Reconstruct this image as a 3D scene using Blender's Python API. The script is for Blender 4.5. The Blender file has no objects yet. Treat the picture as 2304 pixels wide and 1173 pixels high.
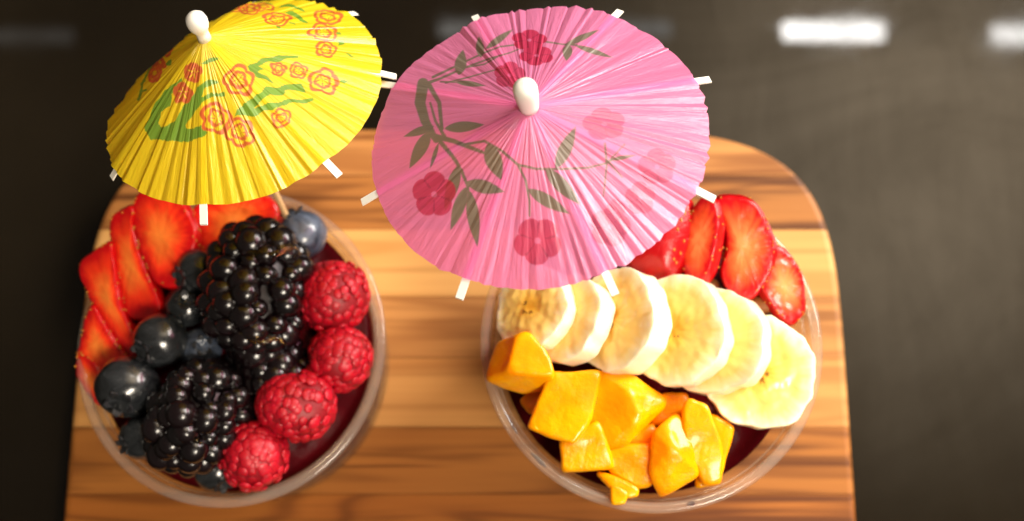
import bpy, bmesh, math, random
import numpy as np
from mathutils import Vector, Matrix, noise as mn

random.seed(7); rng = np.random.default_rng(7)
SC = bpy.context.scene; COL = SC.collection
CM = 0.01                                   # everything below is written in centimetres

# ------------------------------------------------------------------ camera
PITCH = math.radians(14); FPX = 2600.0; CAM_H = 48.2      # tilt from straight down, focal length in photo pixels, height
D = np.array([0, math.sin(PITCH), -math.cos(PITCH)]); U = np.array([0, math.cos(PITCH), math.sin(PITCH)])
X = np.array([1.0, 0, 0]); EYE = np.array([0, 0, CAM_H])
cam = bpy.data.cameras.new('camera'); camo = bpy.data.objects.new('camera', cam); COL.objects.link(camo)
camo.location = (0, 0, CAM_H * CM); camo.rotation_euler = (PITCH, 0, 0)
cam.sensor_width = 36; cam.lens = FPX / 2304 * 36; cam.clip_start = .01; cam.clip_end = 50
cam.dof.use_dof = True; cam.dof.focus_distance = .345; cam.dof.aperture_fstop = 6.8
SC.camera = camo

# ------------------------------------------------------------------ world, lamps, exposure
W = bpy.data.worlds.new('World'); SC.world = W; W.use_nodes = True
W.node_tree.nodes['Background'].inputs[0].default_value = (1, .86, .70, 1)
W.node_tree.nodes['Background'].inputs[1].default_value = .09
SC.view_settings.view_transform = 'Standard'; SC.view_settings.look = 'None'
SC.view_settings.exposure = .1; SC.view_settings.gamma = 1
SC.cycles.use_denoising = True; SC.cycles.max_bounces = 12; SC.cycles.transparent_max_bounces = 24
SC.cycles.transmission_bounces = 10; SC.cycles.caustics_reflective = False; SC.cycles.caustics_refractive = False

def area(name, loc, target, sx, sy, power, col=(1, 1, 1), soft=False):
    L = bpy.data.lights.new(name, 'AREA'); L.shape = 'RECTANGLE'; L.size = sx * CM; L.size_y = sy * CM
    L.energy = power; L.color = col
    if soft:                                # a lamp that is brightest in its middle and fades to its edges
        L.use_nodes = True; t = L.node_tree; em = t.nodes['Emission']; g = t.nodes.new('ShaderNodeNewGeometry')
        v = t.nodes.new('ShaderNodeVectorMath'); v.operation = 'DISTANCE'; v.inputs[1].default_value = (.5, .5, 0); t.links.new(g.outputs['Parametric'], v.inputs[0])
        r = t.nodes.new('ShaderNodeMapRange'); r.interpolation_type = 'SMOOTHERSTEP'; r.inputs[1].default_value = .5; r.inputs[2].default_value = .0; r.inputs[3].default_value = 0; r.inputs[4].default_value = 3.4
        t.links.new(v.outputs['Value'], r.inputs[0]); t.links.new(r.outputs[0], em.inputs['Strength'])
    o = bpy.data.objects.new(name, L); COL.objects.link(o); o.location = Vector(loc) * CM
    o.rotation_euler = (Vector(target) - Vector(loc)).to_track_quat('-Z', 'Y').to_euler()
    return o
area('window_light', (132, 88, 104), (2, 8, 6), 88, 88, 66.0, (1, .95, .87))

def ray(px, py):
    return D * FPX + X * (px - 1152) - U * (py - 586.5)
def at(px, py, z):
    r = ray(px, py); return EYE + r * ((z - CAM_H) / r[2])
def on_plane(px, py, c, n):
    r = ray(px, py); return EYE + r * (np.dot(c - EYE, n) / np.dot(r, n))
def project(P):
    v = P - EYE; z = v @ D
    return 1152 + FPX * v[..., 0] / z, 586.5 - FPX * (v @ U) / z
def mirror_up(px, py, h):                   # where the table's mirror image of a pixel lies at height h
    g = at(px, py, 0); r = ray(px, py); r = r / abs(r[2]); return g + np.array([r[0], r[1], 1]) * h
for nm, (x0, x1, y0, y1), rad in (('ceiling_tube', (1762, 1988, 52, 90), 62), ('ceiling_tube', (2232, 2440, 58, 98), 32),
                                  ('ceiling_tube', (990, 1510, 48, 84), 3.2), ('ceiling_tube', (-160, 165, 66, 98), 1.0)):
    a, b, c_ = mirror_up(x0, y0, 190), mirror_up(x1, y0, 190), mirror_up((x0 + x1) / 2, y1, 190)
    m = mirror_up((x0 + x1) / 2, (y0 + y1) / 2, 190)
    sx = abs(b[0] - a[0]); sy = abs(a[1] - c_[1])
    o = area(nm, m, m - np.array([0, 0, 50]), sx, sy, rad * math.pi * sx * sy * 1e-4, (1, .98, .93))
m = mirror_up(2080, 280, 190); area('ceiling_glow', m, m - np.array([0, 0, 50]), 220, 220, 1.15 * math.pi * 2.3 * 2.2, (1, .78, .53), True)
area('front_fill', (62, -74, 135), (4, 6, 8), 90, 70, 31, (1, .88, .72), True)  # unseen soft fill, added to brighten the front faces of the fruit

# ------------------------------------------------------------------ helpers
def lin(c):
    return tuple(((v / 255) / 12.92 if v / 255 <= .04045 else (((v / 255) + .055) / 1.055) ** 2.4) for v in c)
def link(o, parent=None):
    COL.objects.link(o)
    if parent is not None: o.parent = parent
    return o
def mesh(name, V, F, mat, parent=None, loc=None, smooth=True, attrs=None):
    m = bpy.data.meshes.new(name); V = np.asarray(V, float) * CM
    m.from_pydata(V.tolist(), [], F if isinstance(F, list) else F.tolist())
    if smooth: m.polygons.foreach_set('use_smooth', [True] * len(m.polygons))
    for k, (tp, val) in (attrs or {}).items():
        a = m.attributes.new(k, tp, 'POINT')
        a.data.foreach_set({'FLOAT_COLOR': 'color', 'FLOAT_VECTOR': 'vector', 'FLOAT': 'value'}[tp], np.asarray(val, np.float32).ravel())
    m.update(); m.materials.append(mat)
    o = bpy.data.objects.new(name, m)
    if loc is not None: o.location = Vector(loc) * CM
    return link(o, parent)
def empty(name, loc, R=None):
    o = bpy.data.objects.new(name, None); o.empty_display_size = .01; o.location = Vector(loc) * CM
    if R is not None: o.rotation_euler = Matrix(R.tolist()).to_euler()
    return link(o)
def tag(o, label, cat, group=None, kind=None):
    o['label'] = label; o['category'] = cat
    if group: o['group'] = group
    if kind: o['kind'] = kind
    return o
def unit(v):
    v = np.asarray(v, float); return v / np.linalg.norm(v)
def cam_dir(a, b, c):                       # right, up in the picture, towards the viewer -> world direction
    return unit(a * X + b * U - c * D)
def frame(n, hint=X):
    n = unit(n); e1 = hint - n * np.dot(hint, n)
    if np.linalg.norm(e1) < 1e-3: e1 = U - n * np.dot(U, n)
    e1 = unit(e1); return e1, np.cross(n, e1), n
def grid_faces(nr, na, off=0):              # closed rings
    i, j = np.meshgrid(np.arange(nr - 1), np.arange(na), indexing='ij'); j2 = (j + 1) % na
    return np.stack([i * na + j, i * na + j2, (i + 1) * na + j2, (i + 1) * na + j], -1).reshape(-1, 4) + off
def lathe(prof, na=128, sx=1, sy=1):
    prof = np.array(prof, float); t = np.linspace(0, 2 * np.pi, na, endpoint=False)
    V = np.stack([prof[:, :1] * np.cos(t) * sx, prof[:, :1] * np.sin(t) * sy, np.repeat(prof[:, 1:2], na, 1)], -1)
    return V.reshape(-1, 3), grid_faces(len(prof), na)
def tube(pts, rad, n=12):
    pts = np.array(pts, float); V = []
    for i, p in enumerate(pts):
        a, b, _ = frame(pts[min(i + 1, len(pts) - 1)] - pts[max(i - 1, 0)])
        r = rad[i] if hasattr(rad, '__len__') else rad
        V += [p + r * (math.cos(k) * a + math.sin(k) * b) for k in np.linspace(0, 2 * math.pi, n, endpoint=False)]
    F = grid_faces(len(pts), n).tolist(); F += [list(range(n))[::-1], [(len(pts) - 1) * n + k for k in range(n)]]
    return np.array(V), F
def nz(p, s=1.0, seed=0):
    return mn.noise(Vector((p[0] * s + seed * 7.3, p[1] * s - seed * 3.1, p[2] * s + seed * 1.7)))
def spline(P, n):                           # closed Catmull-Rom
    P = np.array(P, float); m = len(P); out = []
    for i in range(m):
        p0, p1, p2, p3 = P[i - 1], P[i], P[(i + 1) % m], P[(i + 2) % m]
        for t in np.linspace(0, 1, 12, endpoint=False):
            out.append(.5 * (2 * p1 + (p2 - p0) * t + (2 * p0 - 5 * p1 + 4 * p2 - p3) * t * t + (3 * p1 - p0 - 3 * p2 + p3) * t ** 3))
    out = np.array(out); d = np.r_[0, np.cumsum(np.linalg.norm(np.diff(np.vstack([out, out[:1]]), axis=0), axis=1))]
    s = np.linspace(0, d[-1], n, endpoint=False); q = np.vstack([out, out[:1]])
    return np.stack([np.interp(s, d, q[:, k]) for k in range(q.shape[1])], 1)

# ------------------------------------------------------------------ materials
class Mat:
    def __init__(s, name):
        s.m = bpy.data.materials.new(name); s.m.use_nodes = True; s.t = s.m.node_tree; s.n = s.t.nodes
        s.b = s.n['Principled BSDF']; s.out = s.n['Material Output']
    def add(s, typ, **kw):
        n = s.n.new(typ)
        for k, v in kw.items():
            if k.startswith('i_'):
                key = k[2:]; key = int(key) if key.isdigit() else key.replace('_', ' ')
                if hasattr(v, 'links') or isinstance(v, bpy.types.NodeSocket): s.t.links.new(v, n.inputs[key])
                else: n.inputs[key].default_value = v
            else: setattr(n, k, v)
        return n
    def set(s, **kw):
        for k, v in kw.items():
            k = k.replace('_', ' ')
            if isinstance(v, bpy.types.NodeSocket): s.t.links.new(v, s.b.inputs[k])
            else: s.b.inputs[k].default_value = v
        return s
    def ramp(s, fac, stops):
        r = s.add('ShaderNodeValToRGB', i_0=fac); e = r.color_ramp.elements
        while len(e) < len(stops): e.new(.5)
        for k, (p, c) in enumerate(stops): e[k].position = p; e[k].color = (*c, 1) if len(c) == 3 else c
        return r.outputs[0]
    def noise(s, vec=None, scale=5, detail=3, rough=.5, dist=0):
        n = s.add('ShaderNodeTexNoise', i_Scale=scale, i_Detail=detail, i_Roughness=rough, i_Distortion=dist)
        if vec is not None: s.t.links.new(vec, n.inputs['Vector'])
        return n.outputs['Fac']
    def math(s, op, a, b=0.0, clamp=False):
        n = s.add('ShaderNodeMath', operation=op, i_0=a, i_1=b); n.use_clamp = clamp; return n.outputs[0]
    def mix(s, f, a, b, mode='MIX'):
        n = s.add('ShaderNodeMix', data_type='RGBA', blend_type=mode)
        for i, v in ((0, f), (6, a), (7, b)):
            if isinstance(v, bpy.types.NodeSocket): s.t.links.new(v, n.inputs[i])
            else: n.inputs[i].default_value = v if i == 0 else (*v, 1)
        return n.outputs[2]
    def coords(s, which='Object', scale=(1, 1, 1), loc=(0, 0, 0)):
        c = s.add('ShaderNodeTexCoord'); m = s.add('ShaderNodeMapping', i_Vector=c.outputs[which], i_Scale=scale, i_Location=loc)
        return m.outputs[0]
    def bump(s, h, strength=.3, dist=.001):
        n = s.add('ShaderNodeBump', i_Height=h, i_Strength=strength, i_Distance=dist)
        s.t.links.new(n.outputs[0], s.b.inputs['Normal']); return s
    def attr(s, name, out='Vector'):
        return s.add('ShaderNodeAttribute', attribute_name=name).outputs[out]

def m_wood(name, base, dark, seed, rings=1.0):
    M = Mat(name)
    v = M.coords('Object', (3, 90, 90), (seed * 3.1, seed * 1.7, seed))
    n1 = M.noise(v, 1.0, 4, .55, .6)
    big = M.noise(M.coords('Object', (2.6, 30, 30), (seed, seed * 2.3, 0)), 1.0, 2, .5, .7)
    w = M.math('SINE', M.math('MULTIPLY', big, 46.0 * rings)); w = M.math('MULTIPLY_ADD', w, .5); M.n[-1].inputs[2].default_value = .5
    w = M.math('POWER', w, 3.0)
    fine = M.noise(M.coords('Object', (22, 900, 900), (seed, 0, 0)), 1.0, 3, .6)
    c = M.mix(n1, base, tuple(.5 * (a + b) for a, b in zip(base, dark)))
    c = M.mix(M.math('MULTIPLY', w, .62), c, dark)
    ln = M.ramp(M.noise(M.coords('Object', (3.5, 130, 130), (seed * 5.3, seed, 0)), 1.0, 3, .6, .5), [(.52, (0, 0, 0)), (.64, (1, 1, 1))])
    c = M.mix(M.math('MULTIPLY', ln, .95 * min(1, rings)), c, tuple(.8 * v for v in dark))
    c = M.mix(M.math('MULTIPLY', fine, .35), c, dark)
    M.set(Base_Color=c, Roughness=M.math('MULTIPLY_ADD', fine, .2), Specular_IOR_Level=.22)
    M.n[[n.name for n in M.n][-1]].inputs[2].default_value = .38
    return M.bump(fine, .15, .0004).m

def m_table():
    M = Mat('dark_table')
    a = M.noise(M.coords('Object', (9, 9, 9)), 1, 4, .6); s = M.noise(M.coords('Object', (60, 14, 20)), 1, 5, .7)
    c = M.mix(a, lin((16, 12, 7)), lin((30, 24, 15)))
    M.set(Base_Color=c, Roughness=M.math('MULTIPLY_ADD', s, .12), Specular_IOR_Level=.0, Coat_Weight=1.0, Coat_Roughness=.03)
    [n for n in M.n if n.bl_idname == 'ShaderNodeMath'][-1].inputs[2].default_value = .30
    sm = M.ramp(M.noise(M.coords('Object', (16, 16, 16), (3, 1, 0)), 1, 5, .62, 1.2), [(.42, (.02,) * 3), (.75, (.09,) * 3)]); M.set(Coat_Roughness=sm)
    wn = M.noise(M.coords('Object', (5, 8, 5), (1, 4, 0)), 1, 6, .68, 1.0); st = M.noise(M.coords('Object', (40, 9, 9), (2, 0, 0)), 1, 4, .7, .6)
    M.set(Coat_Weight=M.ramp(M.math('MULTIPLY_ADD', st, .35), [(.42, (.5,) * 3), (.78, (1,) * 3)]))
    k = [n for n in M.n if n.bl_idname == 'ShaderNodeMath'][-1]; M.t.links.new(M.math('MULTIPLY', wn, .8), k.inputs[2])
    return M.m

def m_paper(name, transp, transl):
    M = Mat(name); col = M.attr('print', 'Color')
    fib = M.noise(M.coords('Object', (900, 900, 900)), 1, 3, .6); cr = M.noise(M.attr('polar'), 1.0, 4, .6, .4)
    c = M.mix(M.math('MULTIPLY', fib, .22), col, (1, 1, 1), 'MULTIPLY')
    bp = M.add('ShaderNodeBump', i_Height=cr, i_Strength=.5, i_Distance=.0007)
    di = M.add('ShaderNodeBsdfDiffuse', i_Color=c, i_Normal=bp.outputs[0]); tl = M.add('ShaderNodeBsdfTranslucent', i_Color=c, i_Normal=bp.outputs[0])
    gl = M.add('ShaderNodeBsdfGlossy', i_Roughness=.36, i_Normal=bp.outputs[0]); gl.inputs[0].default_value = (1, 1, 1, 1)
    tr = M.add('ShaderNodeBsdfTransparent', i_Color=c)
    m1 = M.add('ShaderNodeMixShader', i_0=transl, i_1=di.outputs[0], i_2=tl.outputs[0])
    m2 = M.add('ShaderNodeMixShader', i_0=transp, i_1=m1.outputs[0], i_2=tr.outputs[0])
    m3 = M.add('ShaderNodeMixShader', i_0=.06, i_1=m2.outputs[0], i_2=gl.outputs[0])
    M.t.links.new(m3.outputs[0], M.out.inputs[0]); return M.m

def m_plastic(name, haze=.05, refl=.3, tint=(.97, .965, .95)):
    M = Mat(name); lw = M.add('ShaderNodeLayerWeight', i_Blend=.5); fr = M.add('ShaderNodeMath', operation='MULTIPLY_ADD', i_0=M.math('POWER', lw.outputs['Facing'], 4.0), i_1=refl); fr.inputs[2].default_value = .03
    tr = M.add('ShaderNodeBsdfTransparent'); tr.inputs[0].default_value = (*tint, 1)
    gl = M.add('ShaderNodeBsdfGlossy', i_Roughness=.04); di = M.add('ShaderNodeBsdfDiffuse'); di.inputs[0].default_value = (.86, .76, .66, 1)
    m1 = M.add('ShaderNodeMixShader', i_0=haze, i_1=tr.outputs[0], i_2=di.outputs[0])
    m2 = M.add('ShaderNodeMixShader', i_0=fr.outputs[0], i_1=m1.outputs[0], i_2=gl.outputs[0])
    M.t.links.new(m2.outputs[0], M.out.inputs[0]); return M.m

def simple(name, col, rough=.5, **kw):
    return Mat(name).set(Base_Color=(*col, 1), Roughness=rough, **kw).m

def m_straw(name, pale, mid, edge):
    M = Mat(name); v = M.attr('polar')
    sx = M.add('ShaderNodeSeparateXYZ', i_0=v)
    st = M.noise(M.add('ShaderNodeVectorMath', operation='MULTIPLY', i_0=v, i_1=(6, 6, .8)).outputs[0], 1.0, 2, .5)
    t = M.math('ADD', sx.outputs[2], M.math('MULTIPLY', M.math('SUBTRACT', st, .5), .48))
    bl = M.noise(M.coords('Object', (140, 140, 140)), 1, 3, .55)
    t = M.math('ADD', t, M.math('MULTIPLY', M.math('SUBTRACT', bl, .5), .30))
    skin = M.math('GREATER_THAN', sx.outputs[2], 1.01)
    c = M.ramp(t, [(0, pale), (.35, tuple(.6 * a + .4 * b for a, b in zip(pale, mid))), (.66, mid), (.93, edge)])
    c = M.mix(skin, c, tuple(.8 * e for e in edge))
    M.set(Base_Color=c, Roughness=.3, Specular_IOR_Level=.35, Subsurface_Weight=.25, Subsurface_Radius=(.006, .0015, .0008), Subsurface_Scale=1.0, Coat_Weight=.25, Coat_Roughness=.1)
    h = M.math('ADD', M.math('MULTIPLY', st, .8), M.noise(M.coords('Object', (420, 420, 420)), 1, 3, .6))
    return M.bump(h, .3, .0008).m

def m_banana():
    M = Mat('banana_flesh'); v = M.attr('polar'); s = M.add('ShaderNodeSeparateXYZ', i_0=v)
    st = M.noise(M.add('ShaderNodeVectorMath', operation='MULTIPLY', i_0=v, i_1=(5, 5, 1.2)).outputs[0], 1, 3, .55)
    bl = M.noise(M.coords('Object', (160, 160, 160)), 1, 4, .6)
    t = M.math('ADD', s.outputs[2], M.math('MULTIPLY', M.math('SUBTRACT', st, .5), .35))
    t = M.math('ADD', t, M.math('MULTIPLY', M.math('SUBTRACT', bl, .5), .18))
    c = M.ramp(t, [(0, lin((216, 154, 40))), (.20, lin((236, 184, 70))), (.42, lin((243, 205, 104))), (.74, lin((246, 215, 124))), (.9, lin((250, 232, 172))), (1, lin((252, 240, 204)))])
    vor = M.add('ShaderNodeTexVoronoi', i_Scale=1.0); M.t.links.new(M.coords('Object', (420, 420, 420)), vor.inputs['Vector'])
    dot = M.math('MULTIPLY', M.math('LESS_THAN', vor.outputs['Distance'], .38), M.math('LESS_THAN', M.math('ADD', s.outputs[2], M.math('MULTIPLY', st, .25)), .32))
    c = M.mix(M.math('MULTIPLY', dot, .85), c, lin((110, 66, 22)))
    M.set(Base_Color=c, Roughness=.3, Subsurface_Weight=.3, Subsurface_Radius=(.006, .004, .0015), Subsurface_Scale=1.0, Coat_Weight=.35, Coat_Roughness=.12)
    h = M.math('ADD', bl, M.math('MULTIPLY', M.noise(M.coords('Object', (600, 600, 600)), 1, 3, .6), .5))
    return M.bump(h, .2, .0006).m

def m_mango():
    M = Mat('mango_flesh'); n = M.noise(M.coords('Object', (70, 70, 70)), 1, 3, .5); f = M.noise(M.coords('Object', (480, 480, 480)), 1, 3, .6)
    c = M.ramp(n, [(.3, lin((252, 141, 0))), (.5, lin((253, 158, 0))), (.7, lin((254, 178, 2)))])
    M.set(Base_Color=c, Roughness=.26, Subsurface_Weight=.35, Subsurface_Radius=(.008, .004, .001), Subsurface_Scale=1.0, Specular_IOR_Level=.2, Coat_Weight=.3, Coat_Roughness=.08)
    return M.bump(M.math('ADD', M.math('MULTIPLY', n, 2.0), f), .3, .0010).m

def m_puree():
    M = Mat('acai_puree'); n = M.noise(M.coords('Object', (120, 120, 120)), 1, 4, .6)
    c = M.mix(n, lin((44, 3, 7)), lin((84, 8, 16)))
    M.set(Base_Color=c, Roughness=.3, Specular_IOR_Level=.03)
    return M.bump(n, .22, .002).m

def m_blueberry(name, a, b, rough):
    M = Mat(name); n = M.noise(M.coords('Object', (110, 110, 110)), 1, 4, .65, .8)
    M.set(Base_Color=M.ramp(n, [(.35, a), (.65, b)]), Roughness=M.math('MULTIPLY_ADD', n, .25), Coat_Weight=.6, Coat_Roughness=.08)
    [k for k in M.n if k.bl_idname == 'ShaderNodeMath'][-1].inputs[2].default_value = rough
    return M.bump(n, .25, .001).m

def m_drupe(name, a, b, rough, coat, sss):
    M = Mat(name); oi = M.add('ShaderNodeObjectInfo'); n = M.noise(M.coords('Object', (300, 300, 300)), 1, 2, .5)
    c = M.mix(M.math('ADD', M.math('MULTIPLY', oi.outputs['Random'], .7), M.math('MULTIPLY', n, .3)), a, b)
    M.set(Base_Color=c, Roughness=rough, Coat_Weight=coat, Coat_Roughness=.06, Subsurface_Weight=sss, Subsurface_Radius=(.004, .0008, .0008), Subsurface_Scale=1.0)
    return M.bump(n, .25, .0006).m

PLASTIC = m_plastic('clear_plastic', .035, .25); LIP = m_plastic('clear_plastic_lip', .10, 1.0, (.92, .88, .81))
STRAW_R = m_straw('strawberry_flesh', lin((250, 150, 84)), lin((240, 84, 40)), lin((192, 8, 16)))
STRAW_L = m_straw('strawberry_flesh_deep', lin((248, 134, 50)), lin((240, 56, 22)), lin((198, 8, 14)))
SEED = simple('strawberry_seed', lin((190, 126, 36)), .4)
BANANA = m_banana(); MANGO = m_mango(); PUREE = m_puree()
BLUE_WET = m_blueberry('blueberry_skin_wet', lin((14, 16, 18)), lin((50, 53, 56)), .11)
BLUE_DUST = m_blueberry('blueberry_skin_dusty', lin((36, 42, 54)), lin((92, 104, 124)), .3)
CROWN = simple('blueberry_crown', lin((30, 30, 34)), .5)
BLACK = m_drupe('blackberry_drupelet', lin((4, 3, 4)), lin((19, 7, 10)), .26, .4, 0)
BLACKCORE = simple('blackberry_core', lin((14, 4, 6)), .4)
RASP = m_drupe('raspberry_drupelet', lin((168, 3, 22)), lin((202, 12, 42)), .45, .1, .4)
RASPCORE = simple('raspberry_core', lin((140, 6, 22)), .5)
GRANOLA = simple('granola_grain', lin((150, 92, 40)), .6)
WHITE = simple('white_painted_wood', lin((238, 232, 222)), .45); RIBM = simple('white_card', lin((240, 236, 226)), .6)
STICKM = simple('birch_stick', lin((206, 168, 120)), .5)
HONEY = Mat('honey').set(Base_Color=(*lin((236, 190, 110)), 1), Roughness=.04, Transmission_Weight=1.0, IOR=1.45).m

# ------------------------------------------------------------------ the table and the board
t = mesh('table_top', [(-160, -160, 0), (160, -160, 0), (160, 160, 0), (-160, 160, 0)], [[0, 1, 2, 3]], m_table(), smooth=False)
tag(t, 'dark glossy brown table top under the wooden board', 'table', kind='structure')

BZ = 1.8; BC = np.array([-2.05, 4.9]); BA, BB, BN = 15.6, 12.5, 5.0
board = empty('cutting_board', (BC[0], BC[1], 0)); tag(board, 'rounded teak serving board of joined striped planks under both cups', 'board')
def halfwidth(y):
    return BA * max(0.0, 1 - abs(y / BB) ** BN) ** (1 / BN)
seams_px = [395, 517, 668, 806, 961, 1112]
ys = [BB] + [at(1000, s, BZ)[1] - BC[1] for s in seams_px]
while ys[-1] > -BB + 3.4: ys.append(ys[-1] - 2.75)
ys.append(-BB)
tones = [((208, 146, 82), (140, 84, 40), 1), ((190, 124, 62), (100, 56, 24), 1.5), ((226, 172, 102), (180, 120, 60), .6), ((206, 146, 82), (146, 90, 44), .8),
         ((216, 158, 90), (168, 106, 52), .6), ((190, 120, 54), (104, 56, 20), 1.1), ((190, 114, 46), (98, 50, 18), 1.3)]
for i in range(len(ys) - 1):
    y1, y0 = ys[i] , ys[i + 1]; tn = tones[i % len(tones)]
    yy = np.linspace(y0 + .012, y1 - .012, 25); yy = np.where(np.abs(yy) > BB - 1e-4, np.sign(yy) * (BB - 1e-4), yy)
    if i == 0: yy = y0 + .012 + (y1 - y0 - .013) * (1 - (1 - np.linspace(0, 1, 40)) ** 3)
    hw = np.array([halfwidth(v) for v in yy]); ring = np.r_[np.c_[hw, yy], np.c_[-hw, yy][::-1]]
    def inset(d):
        r = ring.copy(); r[:, 0] -= np.sign(r[:, 0]) * np.minimum(d, np.abs(r[:, 0]) * .9); 
        if i == 0: r[:, 1] = np.minimum(r[:, 1], y1 - d)
        return r
    L = []
    for d, z in ((.12, 0.0), (.0, .12), (.0, BZ - .28), (.05, BZ - .14), (.14, BZ - .04), (.30, BZ)):
        L.append(np.c_[inset(d), np.full(len(ring), z)])
    V = np.vstack(L); n = len(ring); F = grid_faces(6, n).tolist(); F += [list(range(n))[::-1], list(range(5 * n, 6 * n))]
    o = mesh('plank', V, F, m_wood('teak_plank', lin(tn[0]), lin(tn[1]), i + 1, tn[2]), board, smooth=False)

# ------------------------------------------------------------------ cups
def make_cup(c, rimz, R, rb, sx, sy, label):
    h = rimz - BZ; e = empty('dessert_cup', (c[0], c[1], BZ + .003))
    body = [(0, .02), (rb - .3, .02), (rb, .12)] + [(rb + (R - .45 - rb) * t, .12 + (h - .9) * t) for t in (.25, .5, .75, 1)]
    body += [(R - .33, h - .68), (R - .26, h - .12), (R - .31, h - .12), (R - .38, h - .66), (R - .51, h - .74)]
    body += [(rb - .05 + (R - .51 - rb) * t, .18 + (h - .98) * t) for t in (.75, .5, .25, 0)] + [(0, .1)]
    V, F = lathe(body, 160, sx, sy); mesh('wall', V, F, PLASTIC, e)
    lip = [(R - .19 + .19 * math.cos(a) , h - .1 + .12 * math.sin(a)) for a in np.linspace(math.pi, -math.pi, 17)[:-1]]
    lip = lip + [lip[0]]
    lip = [(r - (.17 if r < R - .25 else 0) * 0, z) for r, z in lip]
    V, F = lathe(lip, 160, sx, sy); mesh('rim', V, F, LIP, e)
    V, F = lathe([(R - .50, h - .62), (R - .44, h - .58), (R - .42, h - .66), (R - .50, h - .62)], 160, sx, sy); mesh('inner_bead', V, F, LIP, e)
    return tag(e, label, 'cup', 'clear plastic cups on the board')
RZ, LZ = 9.3, 7.3
RC = at(1466, 767, RZ); LC = at(520, 772, LZ)
make_cup(RC, RZ, 5.85, 4.3, 1, .985, 'clear plastic cup holding banana, mango and strawberry slices')
make_cup(LC, LZ, 5.62, 5.2, .985, 1.03, 'clear plastic cup holding blackberries, blueberries and raspberries')

def make_puree(c, rb, R, h0, h1, mound, sx, sy, label, seed):
    # h0 floor, h1 level at the wall
    prof = [(0, h0), (rb, h0)] + [(rb + (R - rb) * t, h0 + (h1 - h0) * t) for t in np.linspace(.1, 1, 8)]
    rr = np.linspace(1, 0, 26)[1:]
    prof += [(R * q, h1 + .0 + mound * (1 - q ** 3)) for q in rr]
    V, F = lathe(prof, 120, sx, sy)
    for k in range(10 * 120 + 120, len(V)):
        V[k, 2] += .14 * nz(V[k], 1.3, seed) * min(1, (R - math.hypot(V[k, 0], V[k, 1])) * 3)
    o = mesh('acai_puree', V, F, PUREE, None, (c[0], c[1], BZ)); return tag(o, label, 'puree', 'purees in the cups')
PUR_R = make_puree(RC, 4.2, 5.12, .2, 6.0, 1.1, 1, .985, 'dark red puree beneath the banana and mango', 1)
make_puree(LC, 4.98, 5.02, .2, 4.75, 1.0, .985, 1.03, 'dark red puree beneath the raspberries and blackberries', 2)

# ------------------------------------------------------------------ fruit builders
def lozenge(name, outline, c, n, th, mat, edge=.12, dome=.05, bulge=.1, wob=.03, seed=0, hint=X, parent=None, nface=16):
    """a slice: outline (N,2) in the plane through c with normal n, th thick below its face"""
    e1, e2, nn = frame(n, hint); N = len(outline); V = []; P = []
    rad = np.linalg.norm(outline, axis=1, keepdims=True); uo = outline / rad
    def ring(off, z, t):
        s = np.maximum(rad - off, 0) if t >= .995 else rad * t * (1 - edge / rad.mean())
        xy = uo * s
        for k in range(N):
            p = np.array([xy[k, 0], xy[k, 1], z])
            w = wob * nz(p, 1.6, seed) + wob * .5 * nz(p, 4.5, seed + 3)
            V.append(p + np.array([0, 0, w]) + np.array([*uo[k], 0]) * (w * .8 if t >= .995 else 0)); P.append((uo[k, 0], uo[k, 1], t))
    for t in np.linspace(.02, .99, nface): ring(0, dome * (1 - t * t), t)
    for a in np.linspace(.25, 1, 4) * math.pi / 2: ring(edge * (1 - math.sin(a)), -edge * (1 - math.cos(a)), 1.0 if a < 1.2 else 1.02)
    for q in (.3, .6): ring(-bulge * .5 * math.sin(q * math.pi), -edge - (th - 2 * edge) * q, 1.2)
    for a in np.linspace(1, 0.1, 4) * math.pi / 2: ring(edge * (1 - math.sin(a)), -th + edge * (1 - math.cos(a)), 1.2)
    for t in np.linspace(.9, .02, 7):
        s = rad * t * (1 - edge / rad.mean()); xy = uo * s
        for k in range(N): V.append(np.array([xy[k, 0], xy[k, 1], -th - bulge * (1 - t * t)])); P.append((uo[k, 0], uo[k, 1], 1.2))
    V = np.array(V); nr = len(V) // N
    F = grid_faces(nr, N).tolist() + [list(range(N))[::-1], list(range((nr - 1) * N, nr * N))]
    o = mesh(name, V, F, mat, parent, None, True, {'polar': ('FLOAT_VECTOR', P)})
    R = np.stack([e1, e2, nn], 1); o.location = Vector(c) * CM; o.rotation_euler = Matrix(R.tolist()).to_euler()
    return o, V, N

def traced(px, cz, ncam, n=72):
    px = np.array(px, float); cxy = px.mean(0); c = at(cxy[0], cxy[1], cz); nn = cam_dir(*ncam); e1, e2, _ = frame(nn)
    q = np.array([on_plane(a, b, c, nn) - c for a, b in px]); o2 = np.stack([q @ e1, q @ e2], 1)
    return spline(o2, n), c, nn

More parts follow.
